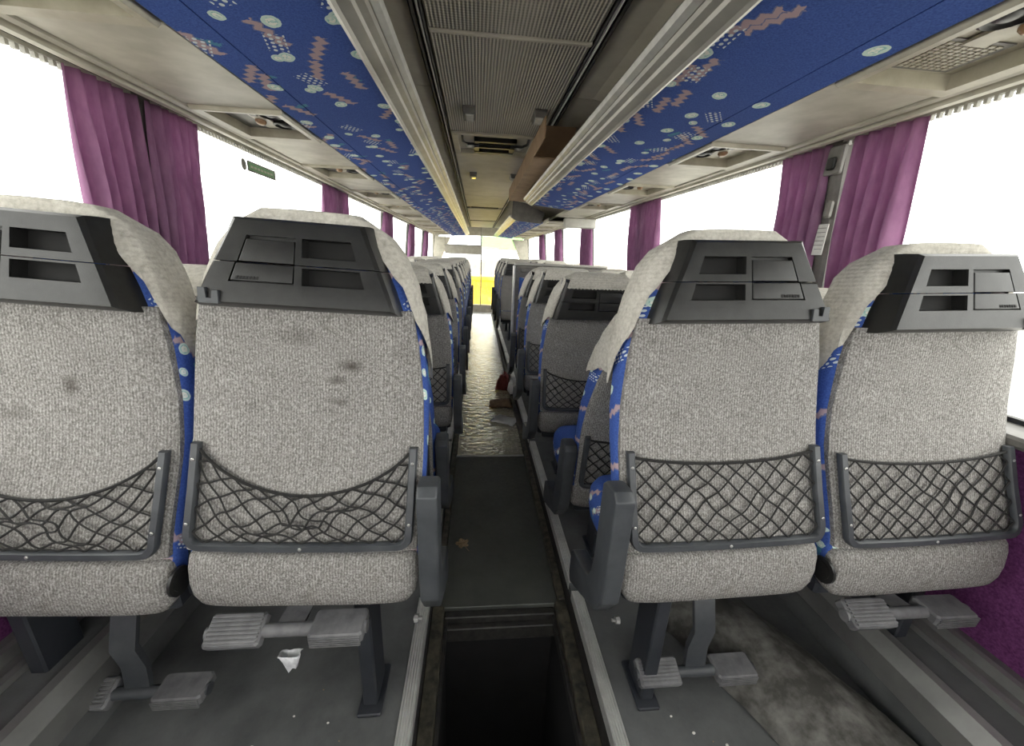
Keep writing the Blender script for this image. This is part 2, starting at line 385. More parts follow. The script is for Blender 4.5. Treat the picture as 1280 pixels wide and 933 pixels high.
# ---- side walls, windows, curtains
PIL = {-1: [-0.2, 1.515, 3.28, 5.06, 6.80, 8.64], 1: [-0.25, 1.455, 3.11, 4.74, 6.41, 8.05]}
wn = 0
for s, nm in ((-1, 'left'), (1, 'right')):
    def bx(mb, xa, xb, *r, c=0): a, b = sorted((s*xa, s*xb)); return mb.box(a, b, *r, c)
    w = MB(); bx(w, 1.215, 1.27, Y0, Y1, -0.5, 0.86)
    wall = struct(obj('wall_'+nm, w, 'purple'), 'purple carpeted lower side wall')
    bx(h := MB(), 1.19, 1.27, Y0, Y1, 1.712, 1.80); obj('window_header', h, 'header', wall)
    bx(h := MB(), 1.165, 1.33, Y0, Y1, 0.861, 0.8895, c=0.008); obj('window_sill', h, 'pillar', wall)
    # heater duct with bright angled nosing and the wall rail above it
    d = MB(); pr = [(1.00, PF), (1.00, 0.262), (1.022, 0.296), (1.10, 0.300), (1.2149, 0.300), (1.2149, PF)]
    d.prism([(s*x, z) for x, z in pr], 'y', Y0, 8.6); obj('heater_duct', d, 'floor', wall)
    d = MB(); pr = [(0.990, 0.20), (0.990, 0.268), (1.014, 0.304), (1.035, 0.306), (1.035, 0.301), (1.02, 0.298), (0.9995, 0.264), (0.9995, 0.20)]
    d.prism([(s*x, z) for x, z in pr], 'y', Y0, 8.6); obj('duct_nosing', d, 'alu_dull', wall)
    d = MB(); pr = [(1.115, 0.301), (1.115, 0.318), (1.128, 0.322), (1.132, 0.308), (1.162, 0.312), (1.166, 0.338), (1.178, 0.342), (1.184, 0.326), (1.2149, 0.330), (1.2149, 0.301)]
    d.prism([(s*x, z) for x, z in pr], 'y', Y0, 8.6); obj('wall_rail', d, 'alu_dull', wall)
    ys = PIL[s]
    for y in ys:
        p = MB(); pr = [(1.175, y-0.05), (1.168, y-0.035), (1.168, y+0.035), (1.175, y+0.05), (1.245, y+0.055), (1.245, y-0.055)]
        p.loft([[(s*(a+tum(z_)), b, z_) for a, b in pr] for z_ in (0.89, 1.70, 1.7119)]); obj('pillar', p, 'pillar', wall)
    edges = [Y0]+ys+[Y1]
    for a, b in zip(edges, edges[1:]):
        wn += 1; a2, b2 = a+0.055, b-0.055
        def slab(mb, xa, xb, ya, yb, za, zb2): return mb.loft([[(s*(x_+tum(z_)), y_, z_) for x_, y_ in ((xa, ya), (xb, ya), (xb, yb), (xa, yb))] for z_ in (za, zb2)])
        pane = slab(MB(), 1.212, 1.218, a2+0.012, b2-0.012, 0.902, 1.70)
        wo = struct(obj('window_%d' % wn, pane, 'glass'), 'clear side window pane of the coach')
        g = MB()
        for r in ((a2, b2, 0.8901, 0.902), (a2, b2, 1.70, 1.7118), (a2, a2+0.012, 0.902, 1.70), (b2-0.012, b2, 0.902, 1.70)): slab(g, 1.205, 1.225, *r)
        obj('rubber_seal', g, 'black_rub', wo)
# ---- rear wall with its window (behind the viewpoint) and front bulkhead with windscreen
rw = MB()
for r in ((-1.27, 1.27, -0.5, 0.9), (-1.27, 1.27, 1.70, 2.0), (-1.27, -1.05, 0.9, 1.70), (1.05, 1.27, 0.9, 1.70)): rw.box(r[0], r[1], Y0-0.06, Y0, r[2], r[3])
struct(obj('wall_rear', rw, 'purple'), 'purple carpeted rear wall around the rear window')
wn += 1; struct(obj('window_%d' % wn, MB().box(-1.05, 1.05, Y0-0.035, Y0-0.028, 0.9, 1.70), 'glass'), 'wide rear window')
fw_ = MB()
for r in ((-1.27, 1.27, -0.5, -0.06), (-1.27, 1.27, 1.73, 2.0), (-1.27, -1.12, -0.06, 1.73), (1.12, 1.27, -0.06, 1.73)): fw_.box(r[0], r[1], Y1, Y1+0.06, r[2], r[3])
wf = struct(obj('wall_front', fw_, 'beige'), 'pale frame around the windscreen')
for x0, x1, mt in ((-1.12, -0.015, 'glass'), (0.015, 1.12, 'glass')):
    wn += 1; struct(obj('window_%d' % wn, MB().box(x0, x1, Y1+0.02, Y1+0.028, -0.06, 1.73), mt), 'one half of the divided windscreen')
obj('windscreen_post', MB().box(-0.0149, 0.0149, Y1, Y1+0.05, -0.06, 1.73, 0.004), 'pillar', wf)
obj('sun_strip', MB().box(0.016, 1.10, Y1+0.008, Y1+0.014, 1.40, 1.725), 'tint', wf)
for s in (-1, 1):
    c = MB(); pr = [(s*0.80, 1.66), (s*1.10, 1.66), (s*1.18, 1.66), (s*1.18, 1.0), (s*1.10, 1.0)]
    c.prism(pr, 'y', Y1-0.25, Y1-0.02); obj('corner_post', c, 'beige', wf)
# ---- ceiling
cl = MB(); prof = [(-1.27, 1.775), (-1.0, 1.80), (-0.62, 1.90), (-0.40, 1.94), (0.40, 1.94), (0.62, 1.90), (1.0, 1.80), (1.27, 1.775)]
cl.loft([[(x, y, z) for x, z in prof]+[(x, y, z+0.05) for x, z in reversed(prof)] for y in (Y0, Y1)])
ceil = struct(obj('ceiling', cl, 'ceil'), 'grey-beige coach ceiling')
cy = [(-1.35, 0.20, 'perf'), (0.206, 1.470, 'perf'), (1.486, 2.50, 'perf'), (3.0, 4.94, 'ceil_ctr'), (4.955, 6.05, 'ceil_ctr'), (6.30, 7.6, 'ceil_ctr'), (7.615, 8.3, 'ceil_ctr'), (8.5, 10.3, 'ceil_ctr')]
for a, b, m in cy: obj('centre_panel', MB().box(-0.262, 0.262, a, b, 1.918, 1.9395, 0.006), m, ceil)
obj('panel_joint', MB().box(-0.262, 0.262, 1.4705, 1.4855, 1.912, 1.9395, 0.003), 'ceil_ctr', ceil)
for y in (6.17, 8.4): obj('air_slot', MB().box(-0.20, 0.20, y-0.08, y+0.08, 1.92, 1.9395, 0.004), 'dark_in', ceil)
for s in (-1, 1):
    ch = MB(); pr = [(0.268, 1.9395), (0.268, 1.925), (0.273, 1.921), (0.279, 1.925), (0.281, 1.935), (0.290, 1.935), (0.292, 1.917), (0.300, 1.914), (0.306, 1.920), (0.306, 1.9395)]
    ch.prism([(s*x, z) for x, z in pr], 'y', Y0+0.01, 10.4); obj('channel', ch, 'black_rub', ceil)
    a, b = sorted((s*0.2795, s*0.2845)); obj('channel_bead', MB().box(a, b, Y0+0.01, 10.4, 1.912, 1.9345, 0.002), 'alu', ceil)
    ys = [-1.39, 0.35, 1.95, 3.6, 5.2, 6.9, 8.6, 10.3]
    for ya, yb in zip(ys, ys[1:]):
        sp = MB(); pr = [(0.309, 1.9395), (0.309, 1.931), (0.40, 1.931), (0.60, 1.893), (0.60, 1.901), (0.40, 1.9395)]
        sp.prism([(s*x, z) for x, z in pr], 'y', ya+0.003, yb-0.003); obj('side_ceiling_panel', sp, 'ceil', ceil)

# ================================================================== OVERHEAD: racks, side panels, service units
def rack(s, ya, yb, label, cap=False):
    t = thing('luggage_rack', label, 'rack', (0, 0, 0))
    def pr(mb, pts): return mb.prism([(s*x, z) for x, z in pts], 'y', ya, yb)
    obj('fabric_panel', pr(MB(), [(0.392, 1.704), (0.655, 1.680), (0.655, 1.690), (0.392, 1.714)]), 'blue_rack', t)
    obj('fabric_panel', pr(MB(), [(0.659, 1.6805), (0.735, 1.6735), (0.740, 1.680), (0.740, 1.690), (0.659, 1.690)]), 'blue_rack', t)
    obj('rack_shelf', pr(MB(), [(0.40, 1.7145), (0.655, 1.6905), (0.744, 1.6905), (0.744, 1.70), (0.40, 1.73)]), 'ceil', t)
    obj('rail', pr(MB(), [(0.3915, 1.702), (0.388, 1.694), (0.380, 1.692), (0.374, 1.699), (0.350, 1.708), (0.3455, 1.716), (0.330, 1.722), (0.326, 1.731), (0.3235, 1.731), (0.3215, 1.737), (0.309, 1.744), (0.305, 1.752), (0.308, 1.760), (0.330, 1.764), (0.345, 1.745), (0.3915, 1.726)]), 'rail', t, smooth=25)
    obj('rail_trim', pr(MB(), [(0.3225, 1.7305), (0.3085, 1.738), (0.3035, 1.751), (0.3045, 1.7515), (0.309, 1.7435), (0.3215, 1.7365)]), 'alu', t)
    n = max(1, int((yb-ya)/1.7))
    if cap:
        for ye in (ya,): obj('end_cap', MB().prism([(s*x, z) for x, z in [(0.34, 1.925), (0.50, 1.905), (0.76, 1.80), (0.72, 1.668), (0.39, 1.69), (0.33, 1.73)]], 'y', ye-0.02, ye-0.001, 0.003), 'pillar', t)
    return t
rack(-1, Y0+0.02, 10.2, 'long overhead luggage rack with blue printed underside above the exit sticker window')
rack(1, Y0+0.02, 3.74, 'overhead luggage rack with blue printed underside holding the brown cardboard box')
rack(1, 5.3, 10.2, 'overhead luggage rack with grey end cap beyond the half-height partition', True)
tn = 0
for s in (-1, 1):
    # beige side panel over the windows: a grooved trim with one section between each pair of service units
    tr = MB(); pr = [(1.045, 1.70), (1.045, 1.672), (1.058, 1.668), (1.066, 1.680), (1.078, 1.680), (1.084, 1.664), (1.105, 1.664), (1.112, 1.676), (1.13, 1.678), (1.13, 1.688), (1.19, 1.700), (1.19, 1.715), (1.06, 1.72)]
    tr.prism([(s*x, z) for x, z in pr], 'y', Y0+0.01, 10.4)
    tn += 1; trim = struct(obj('trim_%d' % tn, tr, 'beige', smooth=20), 'grooved beige moulding above the side windows')
    # curtain glider teeth
    ct = MB()
    x0, x1 = sorted((s*1.170, s*1.186)); ct.box(x0, x1, Y0+0.02, 10.4, 1.6785, 1.6890)
    k = 0; y = 0.2
    while y < 8.8:
        ct.box(x0+0.002, x1-0.002, y, y+0.009, 1.666, 1.6785); y += 0.021
    obj('curtain_track', ct, 'header', trim)
    ends = [1.02+0.85*k for k in range(-2, 11)]
    for i, ye in enumerate(ends):
        ln = 0.52 if (i == 2 and s == 1) else 0.35
        prev = ends[i-1] if i else Y0
        if s == 1 and 3.75 < ye < 4.9: continue
        x0, x1 = sorted((s*0.745, s*1.0435))
        if ye-ln-prev > 0.02: obj('side_panel', MB().box(x0, x1, prev+0.002, ye-ln-0.002, 1.678, 1.70, 0.003), 'beige', trim)
        u = thing('service_panel', 'beige overhead service panel, %s from the rear in the row on the %s side' % (ORD[i], 'exit-sticker' if s < 0 else 'partition'), 'service panel', (s*0.8945, ye-ln/2, 1.70), 'service panels over the seats')
        hx, hy = 0.145, ln/2-0.004
        f = MB(); o_ = [(-hx, -hy), (hx, -hy), (hx, hy), (-hx, hy)]; i_ = [(-hx+0.028, -hy+0.03), (hx-0.028, -hy+0.03), (hx-0.028, hy-0.03), (-hx+0.028, hy-0.03)]
        i2 = [(a*0.985, b*0.985) for a, b in i_]; o2 = [(a*0.97, b*0.975) for a, b in o_]
        f.loft([[(a, b, 0.012) for a, b in o_], [(a, b, -0.026) for a, b in o_], [(a, b, -0.034) for a, b in o2], [(a, b, -0.030) for a, b in i_], [(a, b, 0.012) for a, b in i2]], cap=False)
        obj('frame', f, 'unit', u, smooth=30)
        bk = MB().box(-hx+0.02, hx-0.02, -hy+0.02, hy-0.02, 0.002, 0.012); obj('back_plate', bk, 'unit_dk' if s < 0 else 'unit', u)
        if s == 1 and i == 2:
            gm = MB()
            for a in range(9):
                for b in range(9): gm.box(-0.07+a*0.016, -0.07+a*0.016+0.011, hy-0.16+b*0.012, hy-0.16+b*0.012+0.008, -0.003, 0.0019)
            sg = obj('speaker_grille', MB().box(-0.08, 0.085, hy-0.17, hy-0.045, -0.001, 0.0019), 'unit_dk', u); obj('grille_bars', gm, 'unit', sg)
        for k, (nx_, ny_) in enumerate(((-0.055, -0.055), (-0.055, 0.055))):
            nz_ = MB(); R = [(0.040, 0.002), (0.040, -0.008), (0.034, -0.011), (0.030, -0.006), (0.024, -0.004), (0.012, -0.010), (0.0, -0.011)]
            nz_.loft([[(r*math.cos(t_*math.pi/7)+nx_*s, r*math.sin(t_*math.pi/7)+ny_-(0.05 if ln > 0.4 else 0), z) for t_ in range(14)] for r, z in R[:-1]])
            obj('air_nozzle', nz_, 'black', u, smooth=40)
        sw = MB().box(0.0*s-0.028, 0.0*s+0.028, -0.10, 0.10, -0.006, 0.0019, 0.004); obj('switch_plate', sw, 'unit', u)
        lp = MB(); lp.loft([[(s*0.01+r*math.cos(t_*math.pi/6), 0.01+r*1.3*math.sin(t_*math.pi/6), z) for t_ in range(12)] for r, z in ((0.017, -0.005), (0.017, -0.012), (0.013, -0.018), (0.006, -0.021))])
        obj('reading_lamp', lp, 'orange', u, smooth=40)
        bt = MB().box(-0.012, 0.012, -0.075, -0.05, -0.011, -0.0061, 0.002); obj('call_button', bt, 'unit_dk', u)
    ya = 3.75
    if s == 1:
        # wider cover where the rack is interrupted
        b = MB().box(0.745, 1.0435, 3.58, 5.26, 1.678, 1.70, 0.003); obj('side_panel', b, 'beige', trim)
# beam over the blocked doorway beside the rack gap
obj('door_beam', MB().box(0.80, 1.13, 4.20, 4.30, 1.56, 1.655, 0.008), 'rail', bpy.data.objects['trim_2'])

# ceiling lamps, roof hatch
for i, (x, y) in enumerate(((-0.150, 2.16), (0.190, 2.14), (-0.145, 3.68), (0.200, 3.66))):
    l = thing('ceiling_lamp', 'small grey lamp on the %s ceiling panel, %s side' % ('ribbed' if i < 2 else 'smooth', 'exit-sticker' if i % 2 == 0 else 'cardboard-box'), 'lamp', (x, y, 1.918))
    hb = MB(); hb.loft([[(a*sx, b*sy, z) for a, b in ((-1, -1), (1, -1), (1, 1), (-1, 1))] for sx, sy, z in ((0.030, 0.068, 0.0), (0.030, 0.068, -0.012), (0.024, 0.058, -0.030))])
    obj('housing', hb, 'unit_dk', l)
    ln = MB(); ln.loft([[(0.004*(-1 if x > 0 else 1)+a*sx, b*sy, z) for a, b in ((-1, -1), (1, -1), (1, 1), (-1, 1))] for sx, sy, z in ((0.019, 0.046, -0.0301), (0.017, 0.042, -0.036))])
    obj('lens', ln, 'lens', l)
h = thing('roof_hatch', 'recessed roof hatch with dark handle between ribbed and smooth panels', 'hatch', (0.0, 2.75, 1.9395))
f = MB()
for r in ((-0.262, 0.262, -0.245, -0.205), (-0.262, 0.262, 0.205, 0.245), (-0.262, -0.222, -0.205, 0.205), (0.222, 0.262, -0.205, 0.205)): f.box(r[0], r[1], r[2], r[3], -0.030, 0.0, 0.006)
obj('frame', f, 'unit', h); obj('back_plate', MB().box(-0.222, 0.222, -0.205, 0.205, -0.004, 0.0), 'ceil_ctr', h)
b = MB()
for y in (-0.10, 0.03, 0.15): b.box(-0.13, 0.13, y, y+0.028, -0.030, -0.004, 0.004)
b.box(-0.13, -0.10, -0.10, 0.178, -0.026, -0.004); b.box(0.10, 0.13, -0.10, 0.178, -0.026, -0.004); obj('handle_bracket', b, 'black', h)
t_ = MB().tube([(-0.20, -0.16, -0.010), (-0.20, -0.06, -0.022), (-0.17, -0.02, -0.026), (0.17, -0.02, -0.026), (0.20, -0.06, -0.022), (0.20, -0.16, -0.010)], 0.008, 6); obj('handle_bar', t_, 'black', h, smooth=50)
for s in (-1, 1):
    k = MB(); k.loft([[(s*0.165+r*math.cos(a*math.pi/6), 0.07+r*math.sin(a*math.pi/6), z) for a in range(12)] for r, z in ((0.026, -0.004), (0.026, -0.012), (0.017, -0.024), (0.006, -0.027))]); obj('knob', k, 'lens', h, smooth=40)
# cardboard box resting on the rack rail
cb = thing('cardboard_box', 'long brown cardboard box open at one end lying on rack rail', 'box', (0, 0, 0))
q = MB(); bx0, bx1, bz0, bz1, by0, by1 = 0.195, 0.40, 1.7655, 1.86, 2.32, 4.05
q.box(bx0, bx1, by0, by1, bz0, bz0+0.006); obj('bottom', q, 'kraft', cb)
obj('side', MB().box(bx0, bx0+0.006, 1.97, by1, bz0+0.0061, bz1), 'kraft', cb); obj('side', MB().box(bx1-0.006, bx1, by0, by1, bz0+0.0061, bz1), 'kraft', cb)
obj('top', MB().box(bx0, bx1, by0, by1, bz1+0.0001, bz1+0.006), 'kraft', cb); obj('end', MB().box(bx0+0.0061, bx1-0.0061, by1-0.006, by1, bz0+0.0061, bz1), 'kraft', cb)
obj('flap', MB().prism([(by0+0.10, bz0+0.0062), (by0+0.105, bz0+0.0062), (by0-0.12, bz1+0.03), (by0-0.125, bz1+0.028)], 'x', bx0+0.007, bx1-0.007), 'kraft', cb)

# ================================================================== CURTAINS
def curtain(s, ya, yb, label, seed, lean=0.0, zb_=0.86, grp='purple window curtains'):
    rnd = random.Random(seed); n = 44; rows = 9
    npl = max(3, int(round((yb-ya)/0.042))); ph = rnd.random()*6
    pts = []
    for i in range(rows):
        t = i/(rows-1); z = lerp(1.676, zb_, t); r = []
        for j in range(n):
            u = j/(n-1); y = lerp(ya, yb, u)+lean*t*(1-u if lean > 0 else u)
            a = (0.009+0.018*min(1, t*2.5))
            x = 1.156+0.075*t+a*math.sin(ph+u*npl*2*math.pi+0.6*math.sin(3*t+seed))+0.005*math.sin(u*17+t*5)
            r.append((s*x, y, z))
        pts.append(r)
    o = obj('curtain', MB().grid(pts), 'curtain', smooth=80)
    sol = o.modifiers.new('cloth', 'SOLIDIFY'); sol.thickness = 0.0025
    tag(o, label, 'curtain', grp); return o
for s in (-1, 1):
    side = 'exit-sticker-side' if s < 0 else 'partition-side'
    for k, y in enumerate(PIL[s]):
        if k == 0: continue
        if k == 1:
            a = (y-0.255, y-0.04, y-0.01, y+0.225) if s < 0 else (y-0.315, y-0.095, y-0.005, y+0.225)
        elif k == 2: a = (y-0.31, y-0.05, y-0.03, y+0.23)
        else: a = (y-0.27, y-0.05, y-0.03, y+0.19)
        pl = ['', 'first', 'second', 'third', 'fourth', 'fifth'][k]
        curtain(s, a[0], a[1], 'purple pleated curtain on the rear side of the %s %s window pillar' % (pl, side), k*3+s, 0.02)
        curtain(s, a[2], a[3], 'purple pleated curtain on the front side of the %s %s window pillar' % (pl, side), k*3+s+40, -0.02)
# pillar lock box, handle and paper notice
t = thing('pillar_catch', 'grey catch box fixed high on the pillar between two purple curtains', 'catch', (1.1735, 1.43, 1.62))
obj('box', MB().box(-0.016, 0.002, -0.035, 0.035, -0.045, 0.05, 0.004), 'pillar', t); obj('catch', MB().box(-0.028, -0.0161, -0.02, 0.012, -0.03, 0.01, 0.004), 'black', t)
t2 = obj('coat_hook', MB().box(1.168, 1.1895, 1.405, 1.43, 1.43, 1.49, 0.006), 'unit_dk'); tag(t2, 'small grey hook on the pillar above the paper notice', 'hook')
t3 = obj('paper_notice', MB().box(1.184, 1.1862, 1.405, 1.465, 1.30, 1.41), 'white'); tag(t3, 'white printed paper notice stuck on window pillar', 'notice')
for k in range(6): obj('print_line', MB().box(1.1832, 1.18395, 1.41, 1.455-0.006*(k % 3), 1.395-k*0.015, 1.397-k*0.015), 'pillar', t3)
st = thing('exit_sticker', 'green and white rectangular exit sticker on the side window', 'sticker', (-1.2105, 2.30, 1.62))
obj('backing', MB().box(-0.001, 0.001, -0.135, 0.135, -0.024, 0.024), 'pillar', st); obj('green_field', MB().box(0.0011, 0.002, -0.125, 0.115, -0.016, 0.016), 'green', st)
for k in range(7): obj('lettering', MB().box(0.0021, 0.003, -0.11+k*0.031, -0.088+k*0.031, -0.006, 0.004), 'visor', st)
r = MB(); r.loft([[(x, 0.02*math.cos(a*math.pi/8), 0.026*math.sin(a*math.pi/8)) for a in range(16)] for x in (-0.001, 0.001)])
tag(obj('round_sticker', r, 'pillar', None, (-1.2105, 2.135, 1.618)), 'small round grey sticker beside the green exit sticker', 'sticker')

# ================================================================== SEATS
WT = [(0.0, .202), (.02, .221), (.06, .229), (.13, .233), (.30, .236), (.42, .233), (.52, .224), (.60, .211), (.66, .196), (.72, .174), (.76, .146), (.785, .116), (.795, .088)]
YR = [(0.0, -.045), (.03, -.060), (.13, -.058), (.17, -.052), (.25, -.030), (.35, -.006), (.45, .002), (.62, .0), (.70, .004), (.795, .022)]
TH = [(0.0, .06), (.1, .068), (.35, .072), (.48, .088), (.60, .112), (.72, .108), (.77, .08), (.795, .05)]
def wz(z): return interp(WT, z)
def yr(z): return interp(YR, z)
def th(z): return interp(TH, z)
def sec(z, ang, off=0.0, n=5.0):
    w, t = wz(z)+off, th(z)+2*off
    c, s = math.cos(ang), math.sin(ang)
    fr = 0.5+0.5*math.copysign(abs(s)**(2/n), s); fl = 0.02*max(0.0, min(1.0, (z-.30)/.22))*max(0.0, min(1.0, (.80-z)/.10))
    return (w*(1+fl*fr)*math.copysign(abs(c)**(2/n), c), yr(z)-off+t*fr, z)
CACHE = {}
def cached(key, fn):
    if key not in CACHE: CACHE[key] = fn()
    return CACHE[key]
def m_back():
    zs = [0, .01, .03, .06, .10, .145, .2, .27, .35, .42, .5, .56, .62, .66, .70, .73, .755, .775, .788, .795]
    return MB().loft([[sec(z, 2*math.pi*(k+.5)/28) for k in range(28)] for z in zs]).mesh('backrest', 'blue_seat', 60)
def m_panel(mt='carpet'):
    mb = MB(); zs = [.126, .129, .14, .2, .26, .32, .38, .44, .5, .55, .59, .612, .622]; us = [-1.0, -.985, -.95, -.85, -.6, -.3, 0, .3, .6, .85, .95, .985, 1.0]
    def P(u, z, d):
        w = wz(z)-0.006; e = abs(u)**10
        zz = min(max(z, .126), .622)
        return (u*w, yr(zz)-0.011+0.012*e+d, zz)
    mb.grid([[P(u, z, 0) for u in us] for z in zs])
    # skirt
    ring = [(u, zs[0]) for u in us]+[(us[-1], z) for z in zs[1:]]+[(u, zs[-1]) for u in reversed(us[:-1])]+[(us[0], z) for z in reversed(zs[1:-1])]
    mb.loft([[P(u, z, 0) for u, z in ring], [P(u, z, 0.016) for u, z in ring]], cap=False)
    return mb.mesh('back_panel', mt, 40)
def m_lower():
    mb = MB(); rings = []
    for z, w, t, yo in ((-.004, .186, .03, .012), (.0, .200, .055, .004), (.02, .2125, .074, -.002), (.05, .2165, .080, -.006), (.085, .2165, .078, -.006), (.107, .214, .070, -.002), (.116, .209, .050, .004), (.119, .195, .03, .012)):
        y = -.060-.012+yo
        w *= 1.065
        rings.append([(w*math.copysign(abs(math.cos(a))**.4, math.cos(a)), y+t/2+t/2*math.copysign(abs(math.sin(a))**.5, math.sin(a)), z) for a in [2*math.pi*(k+.5)/26 for k in range(26)]])
    return mb.loft(rings).mesh('lower_panel', 'carpet', 60)
# --- moulded tray unit behind the headrest (door on -x, openings on +x; mirrored for the other side)
SHV = {'narrow': (.170, .108, .622, .148), 'wide': (.186, .142, .606, .158)}
CUR = ['narrow']
def sh_hw(v): return lerp(SHV[CUR[0]][0], SHV[CUR[0]][1], v)
def sh(u, v, d=0.0): return (u*sh_hw(v), lerp(-.056, -.032, v)+d, SHV[CUR[0]][2]+v*SHV[CUR[0]][3])
def shell_piece(v0, v1, holes, us, name, mir, lip_bottom, lip_top):
    mb = MB(); vs = sorted(set([v0, v1]+[h[i] for h in holes for i in (2, 3)]))
    ul = sorted(set(us+[h[i] for h in holes for i in (0, 1)]))
    for a, b in zip(ul, ul[1:]):
        for c, d in zip(vs, vs[1:]):
            um, vm = (a+b)/2, (c+d)/2
            if any(h[0] < um < h[1] and h[2] < vm < h[3] for h in holes): continue
            mb.add([sh(a, c), sh(b, c), sh(b, d), sh(a, d)], [(0, 1, 2, 3)])
    # outer rim, wrapping back to the headrest
    ring = [(u, v0) for u in ul]+[(1.0, v) for v in vs[1:]]+[(u, v1) for u in reversed(ul[:-1])]+[(-1.0, v) for v in reversed(vs[1:-1])]
    def rim(u, v, k):
        x, y, z = sh(u, v)
        ex = (0.007, 0.011, 0.016)[k]*(1 if abs(u) >= 1 else 0)*math.copysign(1, u); dy = (0.007, 0.030, 0.075)[k]
        if v == v0 and lip_bottom: z -= (0.004, 0.010, 0.012)[k]
        if v == v1 and lip_top: z += (0.005, 0.008, 0.010)[k]
        if not (abs(u) >= 1 or (v == v0 and lip_bottom) or (v == v1 and lip_top)): dy = (0.001, 0.008, 0.02)[k]
        return (x+ex, y+dy, z)
    mb.loft([[sh(u, v) for u, v in ring]]+[[rim(u, v, k) for u, v in ring] for k in range(3)], cap=False)
    for (a, b, c, d, dep) in holes:
        q = [(a, c), (b, c), (b, d), (a, d)]
        mb.loft([[sh(u, v) for u, v in q], [sh(u, v, dep) for u, v in q]], cap=False)
        mb.add([sh(u, v, dep) for u, v in q], [(0, 1, 2, 3)])
    if mir: mb.mirx()
    return mb.mesh(name, 'black', 50, bev=.0035)
def m_shell(part, mir):
    if part == 'lower': return shell_piece(0.0, .485, [(-.76, -.03, .25, .4851, .009), (.06, .78, .25, .46, .030)], [-1, 1], 'tray_shell_lower', mir, True, False)
    return shell_piece(.497, 1.0, [(-.74, -.03, .4969, .82, .012), (.06, .78, .59, .82, .030)], [-1, 1], 'tray_shell_upper', mir, False, True)
def m_door(part, mir):
    mb = MB(); a, b, c, d = (-.745, -.045, .265, .482) if part == 'lower' else (-.725, -.045, .50, .775)
    q = [(a, c), (b, c), (b, d), (a, d)]; cu, cv = (a+b)/2, (c+d)/2
    def sc(k): return [(cu+(u-cu)*k, cv+(v-cv)*k) for u, v in q]
    mb.loft([[sh(u, v, .0085) for u, v in q], [sh(u, v, .002) for u, v in q], [sh(u, v, -.0005) for u, v in sc(.985)]])
    if mir: mb.mirx()
    return mb.mesh('tray_door', 'black', 50, bev=.0015)
def m_emboss(mir):
    mb = MB()
    for k in range(7):
        a = -.69+k*.038; mb.loft([[sh(u, v, -.0005) for u, v in ((a, .285), (a+.026, .285), (a+.026, .325), (a, .325))], [sh(u, v, -.0013) for u, v in ((a, .285), (a+.026, .285), (a+.026, .325), (a, .325))]])
    if mir: mb.mirx()
    return mb.mesh('embossed_mark', 'dark_in')
def m_inner(mir):  # blackened liner put in the openings to stand for their shade
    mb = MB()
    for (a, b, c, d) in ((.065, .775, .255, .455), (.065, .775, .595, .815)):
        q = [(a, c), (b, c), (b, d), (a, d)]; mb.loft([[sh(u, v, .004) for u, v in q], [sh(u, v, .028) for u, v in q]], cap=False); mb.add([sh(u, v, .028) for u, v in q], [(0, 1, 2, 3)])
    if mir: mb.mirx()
    return mb.mesh('compartment_shade', 'dark_in')
def m_latch(mir):
    mb = MB(); x0 = -.160; zz = SHV[CUR[0]][2]-.610
    mb.prism([(x0-.004, .606+zz), (x0+.03, .606+zz), (x0+.03, .630+zz), (x0+.020, .630+zz), (x0+.018, .616+zz), (x0+.010, .616+zz), (x0+.008, .634+zz), (x0-.004, .634+zz)], 'y', -.060, -.050, .001)
    if mir: mb.mirx()
    return mb.mesh('tray_latch', 'grey_pl')
